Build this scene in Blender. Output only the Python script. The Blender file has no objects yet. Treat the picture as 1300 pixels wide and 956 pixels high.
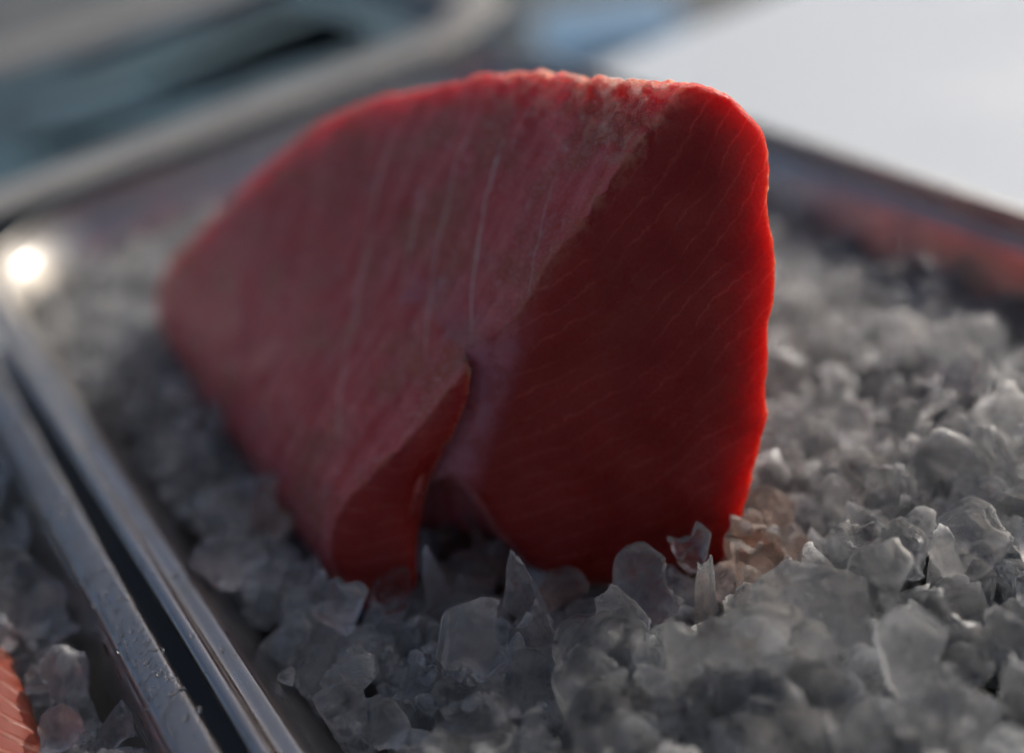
import bpy, bmesh, math, random
import numpy as np
from mathutils import Matrix, Vector, Euler
from math import radians as R

random.seed(7); rng = np.random.default_rng(7)
scn = bpy.context.scene
col = scn.collection
H = 0.217                                   # height of the lens above the tray rims (rim plane is z = 0)

# ------------------------------------------------------------------ camera
AX = np.array([[0.81853998, 0.42719644, -0.38405142],
               [-0.55193784, 0.39953775, -0.73193866],
               [-0.15923855, 0.81109358, 0.5628235]])
cam_d = bpy.data.cameras.new('camera')
cam = bpy.data.objects.new('camera', cam_d); col.objects.link(cam)
cm = Matrix.Identity(4)
for i in range(3):
    for j in range(3):
        cm[i][j] = AX[i][j]
cm.translation = (0, 0, H)
cam.matrix_world = cm
cam_d.sensor_width = 36; cam_d.lens = 35
cam_d.shift_y = -45 / 1300
cam_d.clip_start = 0.01; cam_d.clip_end = 500
cam_d.dof.use_dof = True
cam_d.dof.focus_distance = 0.284
cam_d.dof.aperture_fstop = 1.8
cam_d.dof.aperture_blades = 9
scn.camera = cam

# ------------------------------------------------------------------ sky, sun, exposure
SUN_AZ, SUN_EL = R(80), R(30)               # azimuth from +Y towards +X
w = bpy.data.worlds.new('World'); scn.world = w; w.use_nodes = True
nt = w.node_tree; nt.nodes.clear()
sky = nt.nodes.new('ShaderNodeTexSky'); sky.sky_type = 'NISHITA'; sky.sun_disc = False
sky.air_density = 0.6; sky.dust_density = 4.0; sky.ozone_density = 0.2; sky.sun_elevation = SUN_EL; sky.sun_rotation = SUN_AZ
bg = nt.nodes.new('ShaderNodeBackground'); bg.inputs['Strength'].default_value = 0.11
wo = nt.nodes.new('ShaderNodeOutputWorld')
nt.links.new(sky.outputs[0], bg.inputs[0]); nt.links.new(bg.outputs[0], wo.inputs[0])
sd = bpy.data.lights.new('sun', 'SUN'); sd.energy = 1.85; sd.angle = R(0.5); sd.color = (1, .96, .91)
sun = bpy.data.objects.new('sun', sd); col.objects.link(sun)
sdir = Vector((math.sin(SUN_AZ) * math.cos(SUN_EL), math.cos(SUN_AZ) * math.cos(SUN_EL), math.sin(SUN_EL)))
sun.rotation_euler = sdir.to_track_quat('Z', 'Y').to_euler()
sun.location = sdir * 3
scn.view_settings.view_transform = 'Standard'; scn.view_settings.look = 'None'
scn.view_settings.gamma = 1; scn.view_settings.use_curve_mapping = False
scn.view_settings.exposure = 0.42
cy = scn.cycles
cy.use_denoising = True
cy.use_adaptive_sampling = True; cy.adaptive_threshold = .06
cy.max_bounces = 13; cy.transmission_bounces = 11; cy.glossy_bounces = 6; cy.diffuse_bounces = 4
cy.transparent_max_bounces = 12
cy.caustics_refractive = True; cy.caustics_reflective = True; cy.blur_glossy = 1.0
cy.sample_clamp_indirect = 4.0

# ------------------------------------------------------------------ helpers
def tag(o, label=None, cat=None, group=None, kind=None):
    if label: o['label'] = label
    if cat: o['category'] = cat
    if group: o['group'] = group
    if kind: o['kind'] = kind
    return o

def link(name, me, mat=None, parent=None):
    o = bpy.data.objects.new(name, me); col.objects.link(o)
    if mat and not me.materials: me.materials.append(mat)
    if parent: o.parent = parent
    return o

def mesh_np(name, v, quads=None, tris=None, smooth=True):
    me = bpy.data.meshes.new(name)
    v = np.asarray(v, np.float32)
    nq = 0 if quads is None else len(quads); ntq = 0 if tris is None else len(tris)
    me.vertices.add(len(v)); me.vertices.foreach_set('co', v.ravel())
    idx = []; start = []; tot = []; c = 0
    if nq:
        idx.append(np.asarray(quads, np.int32).ravel()); start.append(np.arange(nq) * 4); c = nq * 4
    if ntq:
        idx.append(np.asarray(tris, np.int32).ravel()); start.append(c + np.arange(ntq) * 3)
    idx = np.concatenate(idx); start = np.concatenate(start).astype(np.int32)
    me.loops.add(len(idx)); me.loops.foreach_set('vertex_index', idx.astype(np.int32))
    me.polygons.add(nq + ntq); me.polygons.foreach_set('loop_start', start)
    me.polygons.foreach_set('use_smooth', np.full(nq + ntq, smooth))
    me.update(calc_edges=True); me.validate()
    return me

class NZ:
    """cheap smooth noise: a sum of randomly oriented sines"""
    def __init__(s, freq, n=14, seed=0):
        g = np.random.default_rng(seed)
        d = g.normal(size=(n, 3)); d /= np.linalg.norm(d, axis=1)[:, None]
        s.k = (d * freq * g.uniform(.55, 1.6, (n, 1)) * 2 * np.pi).astype(np.float32)
        s.p = g.uniform(0, 6.28, n).astype(np.float32); s.n = n
    def __call__(s, P):
        o = np.zeros(P.shape[:-1], np.float32)
        for k, p in zip(s.k, s.p):
            o += np.sin(P @ k + p)
        return o / math.sqrt(s.n / 2)

def sstep(x, a, b):
    t = np.clip((x - a) / (b - a), 0, 1); return t * t * (3 - 2 * t)

# ---- node helpers
class NT:
    def __init__(s, name):
        s.m = bpy.data.materials.new(name); s.m.use_nodes = True
        s.t = s.m.node_tree; s.t.nodes.clear()
        s.out = s.n('ShaderNodeOutputMaterial')
    def n(s, t, **kw):
        x = s.t.nodes.new(t)
        for k, v in kw.items():
            if k.startswith('i_'):
                x.inputs[k[2:].replace('_', ' ')].default_value = v
            else: setattr(x, k, v)
        return x
    def l(s, a, b): s.t.links.new(a, b)
    def val(s, sock, v):
        if isinstance(v, bpy.types.NodeSocket): s.l(v, sock)
        else: sock.default_value = v
    def math(s, op, a, b=0.0, c=None, clamp=False):
        x = s.n('ShaderNodeMath', operation=op, use_clamp=clamp)
        s.val(x.inputs[0], a); s.val(x.inputs[1], b)
        if c is not None: s.val(x.inputs[2], c)
        return x.outputs[0]
    def mix(s, f, a, b, mode='MIX'):
        x = s.n('ShaderNodeMix', data_type='RGBA', blend_type=mode)
        s.val(x.inputs[0], f); s.val(x.inputs[6], a); s.val(x.inputs[7], b)
        return x.outputs[2]
    def noise(s, vec, scale, detail=4, rough=.55, dist=0.0):
        x = s.n('ShaderNodeTexNoise'); x.inputs['Scale'].default_value = scale
        x.inputs['Detail'].default_value = detail; x.inputs['Roughness'].default_value = rough
        x.inputs['Distortion'].default_value = dist
        if vec is not None: s.l(vec, x.inputs['Vector'])
        return x.outputs['Fac']
    def ramp(s, f, a, b, lo=0.0, hi=1.0):
        x = s.n('ShaderNodeMapRange', interpolation_type='SMOOTHSTEP')
        s.val(x.inputs[0], f); x.inputs[1].default_value = a; x.inputs[2].default_value = b
        x.inputs[3].default_value = lo; x.inputs[4].default_value = hi
        return x.outputs[0]
    def bump(s, h, strength, dist, normal=None):
        x = s.n('ShaderNodeBump'); x.inputs['Strength'].default_value = strength
        x.inputs['Distance'].default_value = dist
        s.l(h, x.inputs['Height'])
        if normal: s.l(normal, x.inputs['Normal'])
        return x.outputs[0]
    def pr(s, **kw):
        x = s.n('ShaderNodeBsdfPrincipled')
        for k, v in kw.items(): s.val(x.inputs[k.replace('_', ' ')], v)
        return x
    def fin(s, sh): s.l(sh, s.out.inputs[0]); return s.m
    def co(s): return s.n('ShaderNodeTexCoord').outputs['Object']
    def attr(s, name): return s.n('ShaderNodeAttribute', attribute_name=name)

def C(r, g, b): return (r, g, b, 1)

def plain(name, c, rough=.5, var=.25, scale=30, metal=0.0, bump=.0):
    t = NT(name); o = t.co()
    f = t.noise(o, scale, 5)
    c2 = t.mix(t.ramp(f, .3, .7), C(*[x * (1 - var) for x in c]), C(*[min(1, x * (1 + var)) for x in c]))
    p = t.pr(Base_Color=c2, Roughness=t.ramp(f, .2, .8, rough * .8, min(1, rough * 1.2)), Metallic=metal)
    if bump: t.l(t.bump(f, bump, .001), p.inputs['Normal'])
    return t.fin(p.outputs[0])

# ------------------------------------------------------------------ materials
def mat_steel(name, base=(.42, .41, .39), rough=.31, wear=.12):
    t = NT(name); o = t.co()
    f = t.noise(o, 60, 6); g = t.noise(o, 900, 3)
    mp = t.n('ShaderNodeMapping'); t.l(o, mp.inputs[0]); mp.inputs['Scale'].default_value = (900, 12, 900)
    br = t.noise(mp.outputs[0], 1, 3)
    c = t.mix(t.ramp(f, .35, .7), C(*base), C(*[b * .82 for b in base]))
    r = t.math('ADD', t.ramp(f, .3, .75, rough - .05, rough + wear), t.ramp(br, .3, .7, -.03, .05))
    p = t.pr(Base_Color=c, Roughness=r, Metallic=1.0)
    t.l(t.bump(t.math('ADD', t.math('MULTIPLY', br, .5), t.math('MULTIPLY', f, .6)), .12, .0008), p.inputs['Normal'])
    return t.fin(p.outputs[0])
M_steel = mat_steel('brushed_steel')
M_steel2 = mat_steel('dull_steel', (.42, .44, .46), .34)

def mat_ice(name, milk=(.06, .38), rough=(.04, .32), tint=(.985, .985, .98, 1), thru=.16, rim=.26):
    t = NT(name); o = t.co()
    rnd = t.n('ShaderNodeObjectInfo').outputs['Random']
    add = t.n('ShaderNodeVectorMath', operation='ADD'); t.l(o, add.inputs[0])
    cmb = t.n('ShaderNodeCombineXYZ'); t.l(rnd, cmb.inputs[0]); t.l(t.math('MULTIPLY', rnd, 7.3), cmb.inputs[1])
    t.l(cmb.outputs[0], add.inputs[1]); v = add.outputs[0]
    f = t.noise(v, 130, 4, .6, .6)
    g = t.noise(v, 520, 5, .65, .4)
    vor = t.n('ShaderNodeTexVoronoi', feature='DISTANCE_TO_EDGE'); vd = t.n('ShaderNodeVectorMath', operation='MULTIPLY_ADD'); nzv = t.n('ShaderNodeTexNoise'); nzv.inputs['Scale'].default_value = 110; t.l(v, nzv.inputs['Vector']); t.l(nzv.outputs['Color'], vd.inputs[0]); vd.inputs[1].default_value = (.014, .014, .014); t.l(v, vd.inputs[2]); t.l(vd.outputs[0], vor.inputs['Vector']); vor.inputs['Scale'].default_value = 140
    crack = t.ramp(vor.outputs[0], 0, .035, 1, 0)
    geo = t.n('ShaderNodeNewGeometry')
    edge = t.ramp(geo.outputs['Pointiness'], .53, .62)
    h = t.math('ADD', t.math('MULTIPLY', f, 1.0), t.math('MULTIPLY', g, .35))
    nrm = t.bump(h, .8, .0030)
    rg = t.math('ADD', t.ramp(t.math('ADD', g, t.math('MULTIPLY', t.math('SUBTRACT', rnd, .5), .35)), .35, .7, rough[0], rough[1]),
                t.math('MULTIPLY', edge, .12))
    gl = t.pr(Base_Color=tint, Roughness=rg, IOR=1.31, Transmission_Weight=1.0); t.l(nrm, gl.inputs['Normal'])
    sc = t.n('ShaderNodeBsdfTranslucent'); sc.inputs[0].default_value = C(.95, .96, .96); t.l(nrm, sc.inputs['Normal'])
    df = t.pr(Base_Color=C(.80, .82, .82), Roughness=.35, IOR=1.31); t.l(nrm, df.inputs['Normal'])
    lw2 = t.n('ShaderNodeLayerWeight'); lw2.inputs[0].default_value = .5
    edge = t.math('ADD', edge, t.ramp(lw2.outputs['Facing'], .55, .98, 0, 1.3))
    mk = t.n('ShaderNodeMixShader'); mk.inputs[0].default_value = .22
    t.l(sc.outputs[0], mk.inputs[1]); t.l(df.outputs[0], mk.inputs[2])
    m = t.ramp(t.math('ADD', t.math('MULTIPLY', rnd, .45), f), .55, .95, milk[0], milk[1])
    m = t.math('ADD', m, t.math('ADD', t.math('MULTIPLY', edge, rim), t.math('MULTIPLY', t.math('MULTIPLY', crack, t.ramp(g, .45, .7)), .2)), clamp=True)
    tr = t.n('ShaderNodeBsdfTransparent'); tr.inputs[0].default_value = tint
    lw = t.n('ShaderNodeLayerWeight'); lw.inputs[0].default_value = .35; t.l(nrm, lw.inputs['Normal'])
    thin = t.n('ShaderNodeMixShader'); t.l(t.ramp(lw.outputs['Facing'], .1, .75, thru, 0), thin.inputs[0]); t.l(gl.outputs[0], thin.inputs[1]); t.l(tr.outputs[0], thin.inputs[2])
    mx = t.n('ShaderNodeMixShader'); t.l(m, mx.inputs[0]); t.l(thin.outputs[0], mx.inputs[1]); t.l(mk.outputs[0], mx.inputs[2])
    return t.fin(mx.outputs[0])
M_ice = mat_ice('crushed_ice', (.0, .12), (.01, .07))
M_ice_packed = mat_ice('packed_ice', (.15, .95), (.04, .2))
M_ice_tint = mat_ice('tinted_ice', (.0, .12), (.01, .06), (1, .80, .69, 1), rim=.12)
M_ice_clear = mat_ice('clear_ice', (.0, .03), (.003, .03), rim=.10)

def mat_tuna():
    t = NT('tuna_flesh')
    fu = t.attr('fuv').outputs['Vector']; su = t.attr('suv').outputs['Vector']
    fr = t.attr('front').outputs['Fac']; cv = t.attr('crevice').outputs['Fac']
    o = t.co()
    n1 = t.noise(o, 45, 5, .6); n2 = t.noise(o, 170, 5, .65, .5); n3 = t.noise(o, 850, 5, .7)
    # ragged border between the cut face and the silvery side
    m = t.ramp(t.math('ADD', fr, t.math('MULTIPLY', t.math('SUBTRACT', n2, .5), .9)), .42, .62)
    # cut face
    sf = t.n('ShaderNodeSeparateXYZ'); t.l(fu, sf.inputs[0])
    a, b = sf.outputs[0], sf.outputs[1]
    dd = t.n('ShaderNodeVectorMath', operation='DISTANCE'); t.l(fu, dd.inputs[0]); dd.inputs[1].default_value = (.0, .23, 0)
    dn = t.math('ADD', dd.outputs['Value'], t.math('MULTIPLY', n1, .013))
    ring = t.math('FRACT', t.math('MULTIPLY', dn, 165))
    rl = t.ramp(t.math('ABSOLUTE', t.math('SUBTRACT', ring, .5)), 0, .085, 1, 0)
    rl = t.math('MULTIPLY', t.math('MULTIPLY', rl, t.ramp(n2, .22, .55)), t.ramp(n1, .38, .62, .25, 1))
    cf = t.mix(t.ramp(n1, .3, .7), C(.215, .009, .006), C(.29, .021, .014))
    cf = t.mix(t.math('MULTIPLY', rl, .42), cf, C(.60, .13, .09))
    # side face
    ss = t.n('ShaderNodeSeparateXYZ'); t.l(su, ss.inputs[0]); u, v = ss.outputs[0], ss.outputs[1]
    st = t.n('ShaderNodeMapping'); t.l(su, st.inputs[0]); st.inputs['Rotation'].default_value = (0, 0, R(24)); st.inputs['Scale'].default_value = (150, 24, 30)
    n4 = t.noise(st.outputs[0], 1, 5, .6, .4)
    cs = t.mix(t.ramp(n4, .32, .68), C(.47, .055, .052), C(.63, .16, .155))
    cs = t.mix(t.math('MULTIPLY', t.ramp(n1, .48, .62), .62), cs, C(.40, .085, .035))
    cs = t.mix(t.math('MULTIPLY', t.ramp(n2, .56, .72), .5), cs, C(.62, .36, .38))
    cs = t.mix(t.math('MULTIPLY', t.ramp(n3, .50, .66), t.ramp(n1, .42, .60, .05, .32)), cs, C(.70, .40, .46))
    # pale connective-tissue lines
    wob = t.math('MULTIPLY', t.math('SUBTRACT', n1, .5), .006)
    lines = None
    for c2, c1, c0, wd, lo, hi, s_ in ((-5.617, 1.808, -.12306, .00055, .085, .152, .75), (-6.966, 1.962, -.10115, .0005, .07, .152, .6),
                                  (-4.90, 1.42, -.0505, .0007, .08, .125, .45), (-5.2, 1.65, -.138, .0005, .06, .15, .3), (-4.9, 1.42, -.022, .0012, .03, .14, .3)):
        x = t.math('ADD', t.math('MULTIPLY', t.math('ADD', t.math('MULTIPLY', v, c2), c1), v), c0)
        d = t.math('ABSOLUTE', t.math('ADD', t.math('SUBTRACT', u, x), wob))
        k = t.math('MULTIPLY', t.ramp(d, wd * .4, wd * 1.5, s_, 0), t.math('MULTIPLY', t.ramp(v, lo, lo + .012), t.ramp(v, hi - .012, hi, 1, 0)))
        lines = k if lines is None else t.math('MAXIMUM', lines, k)
    cs = t.mix(lines, cs, C(.74, .56, .50))
    c = t.mix(m, cs, cf)
    # pale rag along the border, purple film inside the cleft
    rim = t.math('MULTIPLY', t.ramp(fr, .16, .42), t.ramp(fr, .50, .80, 1, 0))
    c = t.mix(t.math('MULTIPLY', rim, t.ramp(n2, .42, .62, 0, .45)), c, C(.52, .20, .12))
    sm = t.math('MULTIPLY', t.attr('seam').outputs['Fac'], t.ramp(n2, .36, .6, .0, .4))
    c = t.mix(sm, c, C(.50, .17, .10))
    top = t.math('MULTIPLY', t.attr('top').outputs['Fac'], t.ramp(n2, .46, .58))
    c = t.mix(t.math('MULTIPLY', top, .65), c, C(.60, .38, .27))
    c = t.mix(t.math('MULTIPLY', cv, t.ramp(n2, .3, .6, .35, .85)), c, C(.46, .17, .19))
    rough = t.math('ADD', t.ramp(n3, .3, .7, .16, .36), t.math('MULTIPLY', m, .04))
    sss = .75
    inv = t.math('SUBTRACT', 1.0, t.math('MULTIPLY', m, .8))
    h = t.math('ADD', t.math('MULTIPLY', t.math('MULTIPLY', n2, .55), inv), t.math('MULTIPLY', t.math('MULTIPLY', n3, t.ramp(n1, .35, .65, .6, 1.9)), inv))
    h = t.math('ADD', h, t.math('MULTIPLY', t.math('MULTIPLY', n4, .3), t.math('SUBTRACT', 1.0, m)))
    h = t.math('ADD', h, t.math('MULTIPLY', lines, .25))
    nrm = t.bump(h, .8, .0016)
    p = t.pr(Base_Color=c, Roughness=rough, IOR=1.36, Specular_IOR_Level=.28, Subsurface_Weight=sss, Subsurface_Scale=.029,
             Coat_Weight=t.math('MULTIPLY', t.ramp(n1, .42, .60, .05, .5), t.math('SUBTRACT', 1.0, t.math('MULTIPLY', m, .75))), Coat_Roughness=.10)
    p.inputs['Subsurface Radius'].default_value = (1.0, .29, .16)
    t.l(nrm, p.inputs['Normal'])
    h2 = t.bump(t.math('ADD', n2, t.math('MULTIPLY', n3, .7)), .9, .0018); t.l(h2, p.inputs['Coat Normal'])
    return t.fin(p.outputs[0])
M_tuna = mat_tuna()

def mat_salmon():
    t = NT('salmon_flesh'); o = t.co()
    s = t.n('ShaderNodeSeparateXYZ'); t.l(o, s.inputs[0])
    n = t.noise(o, 60, 4)
    q = t.math('ADD', t.math('MULTIPLY', t.math('ABSOLUTE', s.outputs[0]), 1.3), s.outputs[1])
    fr = t.math('FRACT', t.math('MULTIPLY', t.math('ADD', q, t.math('MULTIPLY', n, .008)), 120))
    st = t.ramp(t.math('ABSOLUTE', t.math('SUBTRACT', fr, .5)), .05, .22, 1, 0)
    c = t.mix(t.math('MULTIPLY', st, .6), C(.22, .045, .025), C(.30, .12, .085))
    p = t.pr(Base_Color=c, Roughness=.45, Subsurface_Weight=.4, Subsurface_Scale=.006)
    p.inputs['Subsurface Radius'].default_value = (1, .3, .15)
    t.l(t.bump(st, .3, .001), p.inputs['Normal'])
    return t.fin(p.outputs[0])
M_salmon = mat_salmon()

def mat_water():
    t = NT('water'); p = t.pr(Base_Color=C(1, 1, 1), Roughness=.02, IOR=1.33, Transmission_Weight=1.0)
    return t.fin(p.outputs[0])
M_water = mat_water()
M_white = plain('white_laminate', (.56, .61, .64), .75, .03, 8)
M_pave = plain('dark_paving', (.10, .11, .11), .8, .35, 6, bump=.3)
M_teal = plain('teal_plastic', (.028, .062, .080), .7, .5, 9)
M_blue = plain('blue_plastic', (.12, .25, .38), .45, .2, 12)
M_grey = plain('grey_painted_metal', (.36, .38, .37), .5, .2, 12)
M_dark = plain('dark_cloth', (.03, .035, .035), .9, .3, 20)
M_stone = plain('pale_enamel', (.25, .245, .23), .75, .1, 20)

# ------------------------------------------------------------------ setting: the paving
def box_bm(bm, cx, cy_, cz, sx, sy, sz, bev=0.0, rz=0.0):
    r = bmesh.ops.create_cube(bm, size=1.0)
    vs = r['verts']
    bmesh.ops.scale(bm, vec=(sx, sy, sz), verts=vs)
    if bev:
        es = list({e for v in vs for e in v.link_edges})
        rr = bmesh.ops.bevel(bm, geom=es, offset=bev, segments=2, profile=.5, affect='EDGES')
        vs = list({v for f in rr['faces'] for v in f.verts} | {v for v in vs if v.is_valid})
    if rz: bmesh.ops.rotate(bm, cent=(0, 0, 0), matrix=Matrix.Rotation(rz, 3, 'Z'), verts=vs)
    bmesh.ops.translate(bm, vec=(cx, cy_, cz), verts=vs)

def box(name, mat, cx, cy_, cz, sx, sy, sz, bev=0.0, parent=None, rz=0.0):
    bm = bmesh.new(); box_bm(bm, cx, cy_, cz, sx, sy, sz, bev, rz)
    me = bpy.data.meshes.new(name); bm.to_mesh(me); bm.free()
    return link(name, me, mat, parent)

def empty(name, loc=(0, 0, 0), rz=0.0):
    o = bpy.data.objects.new(name, None); col.objects.link(o); o.location = loc; o.rotation_euler = (0, 0, rz)
    o.empty_display_size = .05
    return o

GZ = -0.82
g = mesh_np('paving', [(-120, -120, GZ), (120, -120, GZ), (120, 120, GZ), (-120, 120, GZ)], quads=[(0, 1, 2, 3)])
tag(link('paving', g, M_pave), kind='structure')

# ------------------------------------------------------------------ trays
def rounded(poly, r, n=14):
    """closed outline: points + outward normals; poly counter-clockwise"""
    P = [Vector(p) for p in poly]; out = []
    m = len(P)
    for i in range(m):
        a, b, c = P[i - 1], P[i], P[(i + 1) % m]
        d1 = (b - a).normalized(); d2 = (c - b).normalized()
        n1 = Vector((d1.y, -d1.x)); n2 = Vector((d2.y, -d2.x))
        ang = n1.angle(n2); tl = r * math.tan(ang / 2)
        s = b - d1 * tl; cen = s - n1 * r
        a0 = math.atan2(n1.y, n1.x); da = ang
        for k in range(n + 1):
            th = a0 + da * k / n
            nn = Vector((math.cos(th), math.sin(th)))
            out.append((cen + nn * r, nn))
    return out

def subdiv_path(path, step):
    res = []
    m = len(path)
    for i in range(m):
        p, nn = path[i]; q, n2 = path[(i + 1) % m]
        k = max(1, int((q - p).length / step))
        for j in range(k):
            f = j / k
            res.append((p.lerp(q, f), nn.lerp(n2, f).normalized()))
    return res

def sweep(path, prof, closed_prof=False, fill_first=False, fill_last=False):
    n, k = len(path), len(prof); v = []
    for p, nn in path:
        for d, z in prof:
            v.append((p.x + nn.x * d, p.y + nn.y * d, z))
    q = []
    kk = k if closed_prof else k - 1
    for i in range(n):
        j = (i + 1) % n
        for a in range(kk):
            b = (a + 1) % k
            q.append((i * k + a, j * k + a, j * k + b, i * k + b))
    return v, q

def smooth_prof(pts, it=2, closed=False):
    for _ in range(it):
        o = [] if closed else [pts[0]]
        m = len(pts)
        for i in range(m if closed else m - 1):
            a, b = pts[i], pts[(i + 1) % m]
            o.append((a[0] * .75 + b[0] * .25, a[1] * .75 + b[1] * .25)); o.append((a[0] * .25 + b[0] * .75, a[1] * .25 + b[1] * .75))
        if not closed: o.append(pts[-1])
        pts = o
    return pts

def tray(poly, r, label, mat, zf=0.0, flat=False):
    root = empty('display_tray', (sum(p[0] for p in poly) / 4, sum(p[1] for p in poly) / 4, -.056 + zf))
    tag(root, label, 'tray')
    path = subdiv_path(rounded(poly, r), .02)
    inner = smooth_prof([(-.024, -.0535), (-.0165, -.0535), (-.0135, -.0505), (-.0070, -.040), (-.0010, -.026), (.0035, -.0140), (.0055, -.0104), (.0066, -.0093)], 2)
    outer = [(.0058, -.0112), (.0047, -.0145), (.0004, -.0265), (-.0055, -.0408), (-.0128, -.0535), (-.0170, -.0555), (-.024, -.0555)]
    v, q = sweep(path, inner + outer, False)
    # floor sheets (top and bottom) inside the sweep
    n, k = len(path), len(inner) + len(outer)
    def cap(idx, z, flip):
        base = len(v); cx_ = sum(v[i][0] for i in idx) / len(idx); cy_ = sum(v[i][1] for i in idx) / len(idx)
        v.append((cx_, cy_, z))
        return [((base, a, b) if not flip else (base, b, a)) for a, b in zip(idx, idx[1:] + idx[:1])]
    tr = cap([i * k for i in range(n)], -.0535, False) + cap([i * k + k - 1 for i in range(n)], -.0555, True)
    loc = np.array(root.location)
    pm = mesh_np('pan', np.array(v) + [0, 0, zf] - loc, q, tr)
    for p_ in list(pm.polygons)[len(q):]: p_.use_smooth = False
    body = link('pan', pm, mat, root)
    rim = smooth_prof([(.0067, -.0092), (.0078, -.0087), (.0118, -.0084), (.0126, -.0078), (.0130, -.0060), (.0134, -.0016), (.0139, -.0004), (.0150, .0002), (.0172, .0002), (.0181, -.0006), (.0186, -.0022), (.0185, -.0050),
                       (.0176, -.0052), (.0174, -.0024), (.0166, -.0012), (.0150, -.0012), (.0146, -.0024), (.0142, -.0080), (.0134, -.0096), (.0118, -.0098), (.0078, -.0101), (.0062, -.0112)], 2, True)
    if flat:
        rim = smooth_prof([(.0067, -.0092), (.0070, -.0040), (.0076, -.0008), (.0090, .0002), (.0110, .0004), (.0150, .0004), (.0172, .0002), (.0181, -.0006), (.0186, -.0022), (.0185, -.0050),
                           (.0176, -.0052), (.0174, -.0024), (.0166, -.0010), (.0100, -.0010), (.0084, -.0022), (.0078, -.0060), (.0062, -.0112)], 2, True)
    v, q = sweep(path, rim, True)
    link('rim', mesh_np('rim', np.array(v) + [0, 0, zf] - loc, q), mat, root)
    return root, path

MAIN = [(.0253 - .05 * .03, .03), (.3305, .03), (.3305, .572), (.0253 - .05 * .572, .572)]
tray_main, path_main = tray(MAIN, .055, 'large steel display tray filled with crushed ice under the tuna block', M_steel)
SEC = [(-.30, .03), (-.0159 - .055 * .03, .03), (-.0159 - .055 * .572, .572), (-.30 - .055 * .542, .572)]
tray_sec, path_sec = tray(SEC, .040, 'second steel tray at the left with salmon and ice, water drops on its rim', M_steel, flat=True)

# condensation on the second tray's flat rim
def droplets(parent, path_line, n, seed):
    g = np.random.default_rng(seed); bm = bmesh.new()
    for i in range(n):
        y = g.uniform(.17, .47); d = g.uniform(.0078, .0180)
        x = -.0159 - .055 * y + d
        r = abs(g.normal(0, .00030)) + .00028
        if g.random() < .05: r *= 1.9
        z = np.interp(d, [.0076, .0090, .0110, .015, .0172, .0181], [-.0009, .0000, .0003, .0003, .0001, -.0007])
        mm = Matrix.Translation((x, y, z)) @ Matrix.Rotation(g.uniform(0, 6.28), 4, 'Z') @ Matrix.Diagonal((1.0, g.uniform(.8, 1.5), .55, 1))
        bmesh.ops.create_icosphere(bm, subdivisions=2, radius=r, matrix=mm)
    me = bpy.data.meshes.new('water_drops'); bm.to_mesh(me); bm.free()
    me.polygons.foreach_set('use_smooth', np.ones(len(me.polygons), bool))
    loc = np.array(parent.location); me.transform(Matrix.Translation(-Vector(loc)))
    o = link('water_drops', me, M_water, parent); o['kind'] = 'stuff'
droplets(tray_sec, None, 1300, 3)
def droplets_main(parent, n, seed):
    g = np.random.default_rng(seed); bm = bmesh.new()
    for i in range(n):
        y = g.uniform(.16, .45); d = g.choice([g.uniform(.0138, .0178), g.uniform(.0075, .0120)])
        x = .0253 - .05 * y - d
        r = abs(g.normal(0, .0003)) + .0003
        z = np.interp(d, [.0068, .0078, .0118, .0126, .0136, .015, .0172, .0181], [-.0090, -.0086, -.0083, -.0078, -.0008, .0001, .0001, -.0007])
        mm = Matrix.Translation((x, y, z)) @ Matrix.Diagonal((1.0, g.uniform(.9, 2.2), .55, 1))
        bmesh.ops.create_icosphere(bm, subdivisions=2, radius=r, matrix=mm)
    me = bpy.data.meshes.new('water_drops'); bm.to_mesh(me); bm.free()
    me.polygons.foreach_set('use_smooth', np.ones(len(me.polygons), bool))
    me.transform(Matrix.Translation(-Vector(parent.location)))
    o = link('water_drops', me, M_water, parent); o['kind'] = 'stuff'
droplets_main(tray_main, 60, 5)

# ------------------------------------------------------------------ the white table that carries the trays
tb = empty('table', (.5, .2, GZ)); tag(tb, 'white smooth table top in bright light behind the trays', 'table')
o = box('tabletop', M_white, 0, .0195, -.0568 - .015 - GZ, 2.2, .80, .030, .003, tb)
for sx in (-1, 1):
    for sy in (-.34, .38):
        box('leg', M_grey, sx * 1.0, sy, (-.087 - GZ) / 2, .04, .04, -.087 - GZ, .004, tb)

# ------------------------------------------------------------------ wide-rimmed platter and stand behind the trays
st = empty('side_stand', (-.02, .90, GZ)); tag(st, 'grey metal stand with posts carrying the blue bedded platter', 'stand')
box('shelf', M_dark, 0, 0, -.075 - GZ, .90, .52, .02, .004, st)
for sx in (-.42, .42):
    for sy in (-.24, .24):
        box('post', M_grey, sx, sy, (-.086 - GZ) / 2, .03, .03, -.086 - GZ, .003, st)
PL = [(-.42, .672), (.385, .672), (.385, .985), (-.42, .985)]
pr_ = empty('platter', (-.02, .83, -.064)); tag(pr_, 'wide grey rimmed platter with dark blue bed behind the tray corner', 'platter')
pth = subdiv_path(rounded(PL, .085), .03)
loc = np.array(pr_.location)
rimp = smooth_prof([(-.004, -.014), (.004, -.004), (.016, 0), (.040, .0), (.048, -.003), (.047, -.007), (.038, -.005), (.014, -.006), (.0, -.016)], 2, True)
v, q = sweep(pth, rimp, True); link('rim', mesh_np('rim', np.array(v) - loc, q), M_stone, pr_)
bed = smooth_prof([(-.06, -.0165), (-.030, -.0165), (-.018, -.0160), (-.003, -.0145)], 2) + [(-.004, -.018), (-.022, -.050), (-.032, -.056), (-.06, -.056)]
v, q = sweep(pth, bed, False); n, k = len(pth), len(bed)
v = [tuple(x) for x in v]
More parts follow.
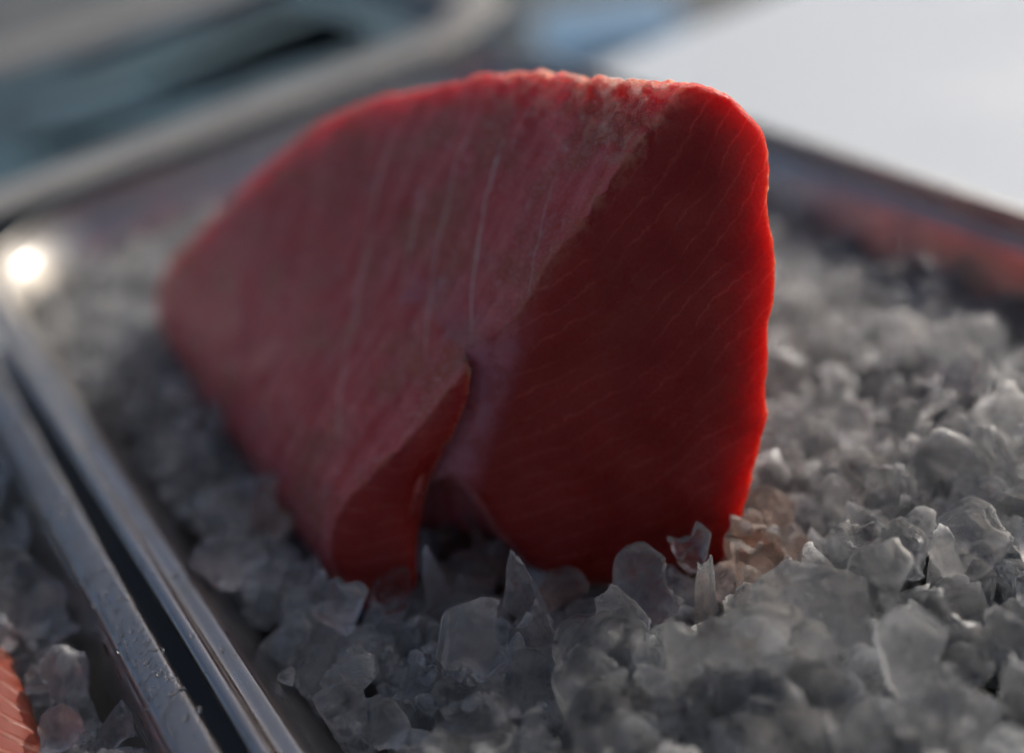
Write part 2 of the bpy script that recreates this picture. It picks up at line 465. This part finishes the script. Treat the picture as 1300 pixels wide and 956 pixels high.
def fan(idx, z, flip):
    b = len(v); v.append((float(np.mean([v[i][0] for i in idx])), float(np.mean([v[i][1] for i in idx])), z))
    return [((b, a, c) if not flip else (b, c, a)) for a, c in zip(idx, idx[1:] + idx[:1])]
tr = fan([i * k for i in range(n)], -.0165, False) + fan([i * k + k - 1 for i in range(n)], -.056, True)
link('bed', mesh_np('bed', np.array(v) - loc, q, tr), M_teal, pr_)

# ------------------------------------------------------------------ out-of-focus things on the ground behind
def crate(label, x, y, sx, sy, sz, mat, rz, cat='crate'):
    c = empty('crate', (x, y, GZ), rz); tag(c, label, cat)
    tks = .012
    box('base', mat, 0, 0, tks / 2 + .002, sx, sy, tks, .002, c)
    for s in (-1, 1):
        box('side_wall', mat, s * (sx / 2 - tks / 2), 0, sz / 2 + tks + .003, tks, sy, sz, .002, c)
        box('end_wall', mat, 0, s * (sy / 2 - tks / 2), sz / 2 + tks + .003, sx - 2 * tks - .002, tks, sz, .002, c)
    box('lid', mat, 0, 0, sz + tks + .020, sx + .02, sy + .02, .024, .004, c)
    return c
M_slate = plain('slate_plastic', (.13, .21, .25), .6, .2, 10)
crate('slate blue closed crate standing on the paving behind the tuna', 1.32, 3.05, .62, .5, .34, M_slate, R(-30))
po = empty('post', (1.02, 3.45, GZ), R(-20)); tag(po, 'pale grey square post standing on the paving left of the slate crate', 'post')
box('shaft', M_grey, 0, 0, .70, .13, .13, 1.36, .006, po)
box('base_plate', M_grey, 0, 0, .012, .24, .24, .018, .004, po)
crate('mid blue closed crate standing beside the far end of the white table', 1.50, 2.02, .34, .34, .20, M_blue, R(-30))
bn = empty('bench', (1.62, 2.75, GZ), R(-34)); tag(bn, 'grey metal bench frame between the teal crate and the blue crate', 'bench')
box('seat', M_grey, 0, 0, .43, .14, .9, .03, .004, bn)
for sy in (-.4, .4):
    box('leg', M_grey, 0, sy, .207, .12, .03, .414, .004, bn)

# ------------------------------------------------------------------ the tuna block: a signed-distance solid turned into one skin
B0 = np.array([0.20895036, 1.10399517, -0.08]) * H
EA = np.array([0.82371584, -0.56700284, 0.0]); EB = np.array([0.19008028, 0.27613996, 0.94213386])
NF = np.array([-0.53419258, -0.77605058, 0.33523691])
SN = np.array([-0.69264715, 0.00763584, 0.72123617]); SA = np.array([0.0052891, 0.99997085, -0.0055074]); SB = np.array([0.721257197, 0.0, 0.692667348])
EX = np.array([0.004, 0.99999, -.003])
FRONT = [(0.002, -0.016), (0.0, 0.0), (0.0012, 0.0098), (0.0056, 0.0218), (0.021, 0.035), (0.04, 0.0498), (0.0557, 0.0624), (0.0728, 0.08), (0.0894, 0.0976), (0.1077, 0.1157), (0.12, 0.1270), (0.1272, 0.1325), (0.1325, 0.1362), (0.1390, 0.1352), (0.1455, 0.1272), (0.1514, 0.1165), (0.1526, 0.1030), (0.1485, 0.079), (0.1470, 0.0575), (0.1429, 0.033), (0.1376, 0.0154), (0.1322, 0.0), (0.126, -0.014), (0.1205, -.018), (0.0954, -0.018), (0.0677, -0.0130), (0.0575, 0.0029), (0.0532, 0.0131), (0.0480, 0.0250), (0.0415, 0.0200), (0.0345, 0.0062), (0.026, -0.0056), (0.0182, -0.0160)]
SLOPE = [(-0.15, 0.255), (-0.06, 0.211), (-0.032, 0.1875), (-0.008, 0.1800), (0.0241, 0.1735), (0.0513, 0.1642), (0.0787, 0.1530), (0.1055, 0.1410), (0.1328, 0.1255), (0.159, 0.1055), (0.181, 0.0868), (0.1972, 0.0627), (0.2066, 0.0362), (0.2104, 0.0175), (0.2048, 0.0049), (0.1893, -.003), (0.1672, -0.009), (0.1248, -0.012), (0.0663, -0.014), (0.0281, -0.014), (-.03, -.014), (-0.15, -.03)]

def poly_grid(poly, x0, x1, y0, y1, n, m, it=2):
    P = smooth_prof(poly, it, True); P = np.array(P, np.float32)
    X, Y = np.meshgrid(np.linspace(x0, x1, n, dtype=np.float32), np.linspace(y0, y1, m, dtype=np.float32), indexing='ij')
    best = np.full(X.shape, 1e9, np.float32); inside = np.zeros(X.shape, bool)
    for i in range(len(P)):
        ax, ay = P[i - 1]; bx, by = P[i]
        ex, ey = bx - ax, by - ay
        t = np.clip(((X - ax) * ex + (Y - ay) * ey) / (ex * ex + ey * ey + 1e-12), 0, 1)
        best = np.minimum(best, (X - ax - t * ex) ** 2 + (Y - ay - t * ey) ** 2)
        c = ((ay > Y) != (by > Y)) & (X < ex * (Y - ay) / (ey if abs(ey) > 1e-9 else 1e-9) + ax)
        inside ^= c
    d = np.sqrt(best); d[inside] *= -1
    def f(x, y):
        u = np.clip((x - x0) / (x1 - x0) * (n - 1), 0, n - 1.001); v = np.clip((y - y0) / (y1 - y0) * (m - 1), 0, m - 1.001)
        i = u.astype(np.int32); j = v.astype(np.int32); u = u - i; v = v - j
        return (d[i, j] * (1 - u) * (1 - v) + d[i + 1, j] * u * (1 - v) + d[i, j + 1] * (1 - u) * v + d[i + 1, j + 1] * u * v)
    return f
f_front = poly_grid(FRONT, -.07, .22, -.07, .20, 420, 400)
FULL = FRONT[:24] + [(.0954, -.018), (.0677, -.018), (.0182, -.018)]
f_full = poly_grid(FULL, -.07, .22, -.07, .20, 420, 400)
f_slope = poly_grid(SLOPE, -.20, .30, -.08, .26, 420, 340)

Mi = np.linalg.inv(np.stack([EA, EB, EX], 1)).astype(np.float32)
nz_a, nz_b, nz_c = NZ(22, seed=1), NZ(60, seed=2), NZ(150, seed=4)
CB = np.array([.0150, .0271, .0373, .0472, .0569, .0665, .080], np.float32); CA = np.array([.0370, .0412, .0454, .0503, .0548, .0592, .068], np.float32)

def fcoords(P):
    q = (P - B0.astype(np.float32)) @ Mi.T
    return q[..., 0], q[..., 1], q[..., 2]

def front_t(a, b):
    xc = np.interp(b, CB, CA).astype(np.float32); s = a - xc
    amp = sstep(b, .078, .055)
    right = np.where(s > 0, np.exp(-s / .0075), sstep(s, -.0018, 0.0)) * amp * .0135
    leftlobe = -.0035 * sstep(s, 0, -.018) * sstep(b, .075, .05) + .006 * sstep(s, -.014, -.001) * (s <= 0) * sstep(b, .05, .02)
    bulge = -.004 * np.clip(1 - ((a - .095) / .06) ** 2, 0, 1) * np.clip(1 - ((b - .05) / .08) ** 2, 0, 1)
    return right + leftlobe + bulge

def smax(a, b, k):
    h = np.clip(.5 + .5 * (a - b) / k, 0, 1)
    return b * (1 - h) + a * h + k * h * (1 - h)

def tuna_sdf(P):
    a, b, t = fcoords(P)
    aa = a + np.clip(t, 0, .3) * .33 * sstep(a, .04, .145)
    k_ = sstep(t, .022, .045)
    d1 = f_front(aa, b) * (1 - k_) + f_full(aa, b) * k_
    rel = P - B0.astype(np.float32)
    d2 = f_slope(rel @ SA.astype(np.float32), rel @ SB.astype(np.float32))
    d3 = (front_t(a, b) - t) * .776
    n = nz_a(P) * .0004 + nz_b(P) * .00028 + nz_c(P) * .00012
    d = smax(d1, d2, .006) + n
    return smax(d, d3 + nz_a(P) * .00025, .006)

def surface_nets(F, lo, hi, vox):
    ax = [np.arange(l, h, vox, dtype=np.float32) for l, h in zip(lo, hi)]
    G = np.stack(np.meshgrid(*ax, indexing='ij'), -1)
    D = np.empty(G.shape[:3], np.float32)
    for i in range(0, G.shape[0], 16): D[i:i + 16] = F(G[i:i + 16])
    ins = D < 0
    nx, ny, nz = D.shape
    cnt = np.zeros((nx - 1, ny - 1, nz - 1), np.int8)
    for dx in (0, 1):
        for dy in (0, 1):
            for dz in (0, 1): cnt += ins[dx:nx - 1 + dx, dy:ny - 1 + dy, dz:nz - 1 + dz]
    act = (cnt > 0) & (cnt < 8)
    ids = np.full(act.shape, -1, np.int32); c = np.argwhere(act); ids[act] = np.arange(len(c))
    s = np.zeros((len(c), 3), np.float32); w_ = np.zeros(len(c), np.float32)
    crn = [(x, y, z) for x in (0, 1) for y in (0, 1) for z in (0, 1)]
    for p in crn:
        for k in range(3):
            if p[k]: continue
            q_ = list(p); q_[k] = 1
            da = D[c[:, 0] + p[0], c[:, 1] + p[1], c[:, 2] + p[2]]; db = D[c[:, 0] + q_[0], c[:, 1] + q_[1], c[:, 2] + q_[2]]
            m_ = (da < 0) != (db < 0); tt = np.where(m_, da / np.where(m_, da - db, 1), 0)
            pos = np.tile(np.array(p, np.float32), (len(c), 1)); pos[:, k] += tt
            s[m_] += pos[m_]; w_[m_] += 1
    v = (c + s / w_[:, None]) * vox + np.array([a_[0] for a_ in ax])
    quads = []
    for k in range(3):
        sl0 = [slice(1, -1)] * 3; sl0[k] = slice(0, -1); sl1 = [slice(1, -1)] * 3; sl1[k] = slice(1, None)
        e = ins[tuple(sl0)] != ins[tuple(sl1)]
        flip = ins[tuple(sl0)][e]
        p = np.argwhere(e); off = np.ones(3, int); off[k] = 0; p = p + off
        i1, i2 = [(1, 2), (2, 0), (0, 1)][k]
        d1 = np.zeros(3, int); d1[i1] = 1; d2 = np.zeros(3, int); d2[i2] = 1
        g_ = lambda r: ids[r[:, 0], r[:, 1], r[:, 2]]
        qd = np.stack([g_(p - d1 - d2), g_(p - d2), g_(p), g_(p - d1)], 1)
        qd[~flip] = qd[~flip][:, ::-1]
        quads.append(qd)
    q_ = np.concatenate(quads); q_ = q_[(q_ >= 0).all(1)]
    return v, q_

tv, tq = surface_nets(tuna_sdf, (.02, .13, -.052), (.215, .475, .13), .00115)
P = tv.astype(np.float32)
a, b, t = fcoords(P)
rel = P - B0.astype(np.float32)
me = mesh_np('tuna_block', P, tq)
nr = np.empty(len(P) * 3, np.float32); me.vertices.foreach_get('normal', nr); nr = nr.reshape(-1, 3)
ft = front_t(a, b)
front = sstep(t - ft, .007, .0005) * sstep(nr @ NF.astype(np.float32), .35, .75)
xc = np.interp(b, CB, CA); s = a - xc
front = np.maximum(front, ((t - ft) < .03) * (nr @ np.array([.9, -.3, .1], np.float32) > .6) * 1.0)
crev = sstep(s, -.0015, .0) * sstep(s, .0150, .006) * sstep(b, .082, .062) * (t < .05)
top = sstep(rel @ SB.astype(np.float32), .150, .172) * (1 - front) * sstep(rel @ SA.astype(np.float32), .06, .02)
# fine relief on the skin itself
P2 = P + nr * (nz_c(P) * .00016 * (1 - front) + nz_c(P) * .00003 + (top * NZ(190, seed=9)(P) * .0005))[:, None]
me.vertices.foreach_set('co', (P2 - B0).astype(np.float32).ravel()); me.update()
seam = sstep(t - ft, .009, .004) * sstep(t - ft, -.0005, .003) * (1 - sstep(a, .125, .14)) * sstep(b, .03, .06)
for nm, arr in (('seam', seam), ('front', front), ('crevice', crev), ('top', top)):
    at = me.attributes.new(nm, 'FLOAT', 'POINT'); at.data.foreach_set('value', arr.astype(np.float32))
for nm, arr in (('fuv', np.stack([a, b, t * 0], 1)), ('suv', np.stack([rel @ SA, rel @ SB, t * 0], 1))):
    at = me.attributes.new(nm, 'FLOAT_VECTOR', 'POINT'); at.data.foreach_set('vector', arr.astype(np.float32).ravel())
tuna = link('tuna_block', me, M_tuna); tuna.location = B0
tag(tuna, 'large wedge of raw red tuna standing on crushed ice, cleft in its cut face', 'tuna')

# ------------------------------------------------------------------ salmon in the second tray
def superell(sx, sy, sz, nu=48, nv=28, e=.75, seed=0):
    v = []; nzs = NZ(25, seed=seed)
    for i in range(1, nv):
        ph = -math.pi / 2 + math.pi * i / nv
        for j in range(nu):
            th = 2 * math.pi * j / nu
            f = lambda c_, p: math.copysign(abs(c_) ** p, c_)
            v.append((sx * f(math.cos(ph), .6) * f(math.cos(th), e), sy * f(math.cos(ph), .6) * f(math.sin(th), e), sz * f(math.sin(ph), .8)))
    v.append((0, 0, -sz)); v.append((0, 0, sz)); q = []; tr = []
    for i in range(nv - 2):
        for j in range(nu):
            q.append((i * nu + j, i * nu + (j + 1) % nu, (i + 1) * nu + (j + 1) % nu, (i + 1) * nu + j))
    b_, t_ = len(v) - 2, len(v) - 1
    for j in range(nu):
        tr.append((b_, (j + 1) % nu, j)); tr.append((t_, (nv - 2) * nu + j, (nv - 2) * nu + (j + 1) % nu))
    v = np.array(v, np.float32); v += nzs(v)[:, None] * np.array([.0012, .0012, .0008])
    return v, q, tr
v, q, tr = superell(.052, .085, .014, seed=11)
sal = link('salmon_fillet', mesh_np('salmon_fillet', v, q, tr), M_salmon)
sal.location = (-.1030, .256, -.014); sal.rotation_euler = (0, R(6), R(4))
tag(sal, 'orange salmon fillet with pale stripes in the second tray at the left', 'salmon')

# ------------------------------------------------------------------ crushed ice
def ico(level):
    bm = bmesh.new(); bmesh.ops.create_icosphere(bm, subdivisions=level, radius=1)
    v = np.array([x.co[:] for x in bm.verts], np.float32); f = np.array([[x.index for x in y.verts] for y in bm.faces], np.int32)
    bm.free(); return v, f
ICO = {1: ico(2), 2: ico(3), 3: ico(4), 4: ico(5)}

def ice_shape(g, level, asp=None, npl=None, soft=.05, point=0.0):
    """a broken chunk: planes cut from a ball, shell-shaped fracture dents, ripples"""
    dv, f = ICO[level]
    npl = npl or g.integers(9, 15)
    n = g.normal(size=(npl, 3)); n /= np.linalg.norm(n, axis=1)[:, None]
    d = g.uniform(.55, .98, npl)
    if point:                       # a shard that rises to a tip
        k = 5
        th = np.arange(k) * 2 * np.pi / k + g.uniform(0, 1, k)
        el = g.uniform(.12, .38, k)
        n[:k] = np.stack([np.cos(th) * np.cos(el), np.sin(th) * np.cos(el), np.sin(el)], 1); d[:k] = g.uniform(.42, .62, k)
    c = dv @ n.T
    rr = np.where(c > .02, d[None] / np.maximum(c, .02), 9)
    rr = np.concatenate([rr, np.full((len(dv), 1), 1.25)], 1)
    r = -soft * np.log(np.exp(-rr / soft).sum(1))
    for _ in range(g.integers(3, 6)):          # conchoidal dents
        cn = g.normal(size=3); cn /= np.linalg.norm(cn)
        rad = g.uniform(.4, 1.0); cen = cn * (rad + g.uniform(.38, .66))
        bq = dv @ cen; disc = bq * bq - (cen @ cen - rad * rad)
        hit = (disc > 0) & (bq > 0)
        e = np.where(hit, bq - np.sqrt(np.maximum(disc, 0)), 9)
        r = np.where(e < r, np.maximum(e, .28), r)
    P_ = dv * r[:, None]
    if asp is None:
        asp = np.array([g.uniform(.7, 1.0), g.uniform(.75, 1.15), g.uniform(.9, 1.5)])
    if level > 2:
        P_ = P_ * (1 + .018 * NZ(1.6, seed=int(g.integers(1e6)))(P_) + .008 * NZ(4.5, seed=int(g.integers(1e6)))(P_))[:, None]
    return P_ * asp, f

def rot_np(e): return np.array(Euler(e).to_matrix())

# where the heap's surface lies
def in_poly(x, y, poly):
    c = False
    for i in range(len(poly)):
        ax, ay = poly[i - 1]; bx, by = poly[i]
        if (ay > y) != (by > y) and x < (bx - ax) * (y - ay) / (by - ay) + ax: c = not c
    return c
def z_main(x, y):
    z = -.0205
    z += .007 * math.exp(-((x - .11) ** 2 + (y - .12) ** 2) / .075 ** 2)
    z += .004 * math.exp(-((x - .245) ** 2 + (y - .15) ** 2) / .06 ** 2)
    z -= .012 * min(1, max(0, (x - .265) / .05))
    z -= .011 * min(1, max(0, (y - .46) / .10))
    z -= .008 * math.exp(-((x - .085) ** 2 + (y - .205) ** 2) / .035 ** 2)
    z += .003 * math.sin(x * 95 + 1) * math.sin(y * 80)
    return z

def tuna_d(x, y, z): return float(tuna_sdf(np.array([[x, y, z]], np.float32))[0])

def inset(x, y, poly, m):
    for i in range(len(poly)):
        a_, b_ = Vector(poly[i - 1]), Vector(poly[i]); d = (b_ - a_).normalized()
        if (x - a_.x) * d.y - (y - a_.y) * d.x > -m: return False
    return True

def proj(p):
    c = AX.T @ (np.asarray(p) - [0, 0, H]); dz = -c[2]
    return 650 + 1264 * c[0] / dz, 433 - 1264 * c[1] / dz, dz

g = np.random.default_rng(21)
chunks = []      # (pos, radius, euler, tray)
for layer, (sp, dz, rm) in enumerate(((.0120, 0, .0080), (.0125, -.0095, .0085), (.015, -.021, .010))):
    nx = int(.36 / sp); ny = int(.60 / sp)
    for i in range(nx):
        for j in range(ny):
            x = -.03 + (i + (j % 2) * .5 + g.uniform(-.35, .35)) * sp; y = .03 + (j + g.uniform(-.35, .35)) * sp
            r = rm * float(np.exp(g.normal(0, .24)))
            if y < .17 and layer == 0: r *= 1.18
            z = z_main(x, y) + dz + g.uniform(-.004, .003)
            if not inset(x, y, MAIN, r * .62 - .001 - (z + .02) * .3): continue
            if z - r < -.052: continue
            if tuna_d(x, y, z) < r * .55: continue
            chunks.append([x, y, z, r, 0, layer])
    nx = int(.12 / sp)
    for i in range(nx):
        for j in range(ny):
            x = -.15 + (i + (j % 2) * .5 + g.uniform(-.35, .35)) * sp; y = .03 + (j + g.uniform(-.35, .35)) * sp
            r = rm * float(np.exp(g.normal(0, .25))) * .9
            z = -.0155 + dz + g.uniform(-.004, .003)
            if not inset(x, y, SEC, r * .62 - .001 - (z + .02) * .3) or y > .52 or y < .12: continue
            q_ = ((x + .1030) / .052) ** 2 + ((y - .256) / .085) ** 2
            if q_ < 1.05: continue
            chunks.append([x, y, z, r, 1, layer])

HERO = [  # x, y, z, radius, (aspect), (tilt), clear?, label
    (.0400, .2215, -.0165, .0095, (1.0, .9, .8), (.3, .2, .4), 1, 'wedge of clear ice lying against the lower left corner of the tuna'),
    (.0560, .2180, -.0205, .0085, (.8, .8, 1.1), (.5, -.3, 1.4), 1, 'clear beaked ice chip touching the bottom of the tuna left of the cleft'),
    (.0668, .2080, -.0195, .0112, (.72, .62, 1.35), (-.15, .25, .6), 0, 'upright frosted ice shard directly below the dark cleft of the tuna'),
    (.0748, .2030, -.0220, .0088, (.85, .8, 1.1), (.1, -.15, 2.4), 1, 'rounded glassy ice lump at the mouth of the dark cleft'),
    (.0850, .1850, -.0135, .0122, (.75, .65, 1.35), (.1, -.1, 4.0), 0, 'tall leaf shaped ice shard in front of the tuna between two clear lumps'),
    (.0640, .1790, -.0085, .0145, (1.1, .75, .9), (.2, .15, .5), 0, 'broad blurred ice block at the front edge of the heap below the cleft'),
    (.1165, .1666, -.0165, .0128, (1.0, .75, 1.0), (.25, .1, .3), 1, 'big clear ice chunk with bright edges under the tuna front face'),
    (.1020, .1610, -.0135, .0122, (.8, .65, 1.3), (-.1, .2, 2.0), 0, 'grey pointed ice chunk in front of the big clear one'),
    (.1245, .1500, -.0105, .0100, (.5, .5, 1.6), (.05, .12, 1.0), 1, 'thin upright ice spike standing before the tuna front face'),
    (.1800, .1515, -.0110, .0105, (.75, .8, 1.3), (.1, -.25, .5), 1, 'glassy ice chunk with sparkling edge right of the tuna base'),
    (.1440, .1230, -.0100, .0135, (1.3, .85, .85), (.35, .3, -.5), 1, 'long rounded glassy ice block in the lower right foreground'),
    (.1500, .1000, -.0080, .0125, (1.2, .9, .8), (.2, .5, .8), 0, 'smooth blurred ice lump beside the long glassy block at the lower right'),
    (.1940, .1130, -.0100, .0120, (1.1, .9, .9), (.6, .1, 1.1), 0, 'pale rounded ice lump at the right edge in front of the ice bank'),
    (.1650, .1640, -.0160, .0100, (1.0, .8, .9), (.2, .4, .2), 2, 'clear ice lump wedged under the right lower corner of the tuna'),
    (.0970, .1890, -.0235, .0090, (1.0, .8, .8), (.2, .4, 2.2), 2, 'dark clear ice piece half under the tuna beside the leaf shaped shard'),
    (.0800, .2180, -.0265, .0130, (1.2, .9, .7), (.2, .1, .7), 2, 'brown tinted clear ice lump inside the hollow under the cleft'),
    (-.0290, .2250, -.0120, .0085, (.8, .8, 1.3), (.5, .3, .4), 1, 'clear angular ice chunk beside the salmon in the second tray'),
    (.0215, .262, -.0150, .0125, (1.1, .9, .8), (.3, .5, .2), 1, 'large clear curved ice chunk between the tuna and the left rim'),
]
kept = []
for c in chunks:
    ok = True
    for h in HERO:
        if (c[0] - h[0]) ** 2 + (c[1] - h[1]) ** 2 + (c[2] - h[2]) ** 2 < ((c[3] + h[3]) * .62) ** 2: ok = False; break
    if ok: kept.append(c)
chunks = kept

def ice_obj(me, pos, r, e, label, group=None):
    o = bpy.data.objects.new('ice_chunk', me); col.objects.link(o)
    o.location = pos; o.scale = (r, r, r); o.rotation_euler = e
    tag(o, label, 'ice chunk', group); return o

gh = np.random.default_rng(5)
for (x, y, z, r, asp, tl, clear, lab) in HERO:
    v, f = ice_shape(gh, 4, np.array(asp), point=1.0 if asp[2] > 1.2 else 0.0, soft=.02)
    me = mesh_np('ice_chunk', v * r, tris=f); me.materials.append((M_ice, M_ice_clear, M_ice_tint)[clear])
    o = bpy.data.objects.new('ice_chunk', me); col.objects.link(o); o.location = (x, y, z); o.rotation_euler = tl
    tag(o, lab, 'ice chunk', 'crushed ice chunks in the trays')

# choose the chunks that show largest
sc_ = []
for i, c in enumerate(chunks):
    u, vv, dz = proj(c[:3])
    s_ = c[3] / dz * 1264
    vis = -40 < u < 1340 and -20 < vv < 990
    top_ = c[2] > (z_main(c[0], c[1]) - .006 if c[4] == 0 else -.026)
    hid = 0
    if c[4] == 0:     # behind the tuna?
        d = np.array(c[:3]) - [0, 0, H]
        pts = np.array([np.array([0, 0, H]) + d * k for k in np.linspace(.5, .97, 24)], np.float32)
        if (tuna_sdf(pts) < -.001).any(): hid = 1
    sc_.append(s_ if (vis and top_ and not hid) else -1)
order = np.argsort(sc_)[::-1]
single = [int(i) for i in order[:280] if sc_[i] > 0]
VAR = []
for k in range(26):
    v, f = ice_shape(gh, 3 if k % 2 else 3, None, point=1.0 if k % 3 == 0 else 0, soft=.02)
    VAR.append(v)
F3 = ICO[3][1]
VM = []
for k, v in enumerate(VAR):
    me = mesh_np('ice_chunk', v * .008, tris=F3); me.materials.append(M_ice if k % 5 in (1, 3) else M_ice_clear); VM.append(me)
VT = []
for v in VAR:
    me = mesh_np('ice_chunk', v * .008, tris=F3); me.materials.append(M_ice_tint); VT.append(me)
for i in single:
    x, y, z, r, ti = chunks[i][:5]
    u, vv, dz = proj((x, y, z))
    if ti: zn = ('in the narrow second tray beside the salmon', 'ice chunks in the second tray')
    elif y > .46: zn = ('at the far end of the heap behind the tuna', 'ice chunks left of the tuna') if x < .2 else ('by the far right tray wall', 'ice chunks right of the tuna')
    elif x < .07 and y > .215:
        zn = ('touching the left rim of the large tray' if x < .024 else 'between the left rim and the pale side of the tuna', 'ice chunks left of the tuna')
    elif u < 960 and vv > 640:
        zn = ('in the blurred front row of the heap' if vv > 800 else 'just in front of the cut face of the tuna', 'ice chunks in front of the tuna')
    elif x > .275: zn = ('along the foot of the right tray wall', 'ice chunks right of the tuna')
    elif u < 1090 and vv < 640: zn = ('close beside the glowing right edge of the tuna', 'ice chunks right of the tuna')
    elif vv > 640: zn = ('in the lower right corner of the heap', 'ice chunks right of the tuna')
    else: zn = ('in the wide ice bank between tuna and right wall', 'ice chunks right of the tuna')
    k = int(g.integers(len(VM)))
    s_ = r / .008
    e = (g.uniform(-.7, .7), g.uniform(-.7, .7), g.uniform(0, 6.28))
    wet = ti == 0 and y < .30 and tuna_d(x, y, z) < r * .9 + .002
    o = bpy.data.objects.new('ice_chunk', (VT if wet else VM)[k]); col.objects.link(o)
    o.location = (x, y, z); o.scale = (s_, s_, s_); o.rotation_euler = e
    lab = ('small ' if r < .0075 else 'large ' if r > .0115 else '') + ('pink tinged ' if wet else 'frosted ' if k % 5 in (1, 3) else 'glassy ') + ('pointed ice shard ' if k % 3 == 0 else 'blunt ice chunk ') + zn[0]
    tag(o, lab, 'ice chunk', zn[1])
# the rest of the heap, joined
SM = [ice_shape(gh, 2, None, soft=.03)[0] for _ in range(24)]; F2 = ICO[2][1]
CH = [ice_shape(gh, 1, None, soft=.04)[0] for _ in range(16)]; F1 = ICO[1][1]
ss_ = set(single)
for tix, nm, lab in ((0, 'crushed_ice', 'mass of crushed ice filling the large tray below the loose chunks'),
                     (1, 'crushed_ice', 'mass of crushed ice filling the second tray around the salmon')):
    V, T, MI, base = [], [], [], 0
    for i, c in enumerate(chunks):
        if i in ss_ or c[4] != tix: continue
        v = SM[int(g.integers(24))] @ rot_np((g.uniform(0, 6), g.uniform(0, 6), g.uniform(0, 6))).T * c[3] + np.array(c[:3])
        V.append(v); T.append(F2 + base); base += len(v); MI.append(np.full(len(F2), 1 if c[5] else 0))
    # small splinters lying between and on the chunks
    tops = [c for c in chunks if c[4] == tix and c[5] == 0]
    for _ in range(1400 if tix == 0 else 200):
        c = tops[int(g.integers(len(tops)))]
        th = g.uniform(0, 6.28); q_ = g.uniform(.5, 1.0) * c[3]; r = float(np.exp(g.normal(0, .35))) * .0026
        p_ = np.array([c[0] + math.cos(th) * q_, c[1] + math.sin(th) * q_, c[2] + g.uniform(-.1, .6) * c[3]])
        if tix == 0 and tuna_d(*p_) < r: continue
        v = CH[int(g.integers(16))] @ rot_np((g.uniform(0, 6), g.uniform(0, 6), g.uniform(0, 6))).T * r + p_
        V.append(v); T.append(F1 + base); base += len(v); MI.append(np.zeros(len(F1)))
    me = mesh_np(nm, np.concatenate(V), tris=np.concatenate(T))
    me.materials.append(M_ice); me.materials.append(M_ice_packed)
    me.polygons.foreach_set('material_index', np.concatenate(MI).astype(np.int32))
    tag(link(nm, me), lab, 'crushed ice', kind='stuff')
print('chunks', len(chunks), 'single', len(single), 'tuna verts', len(tv))
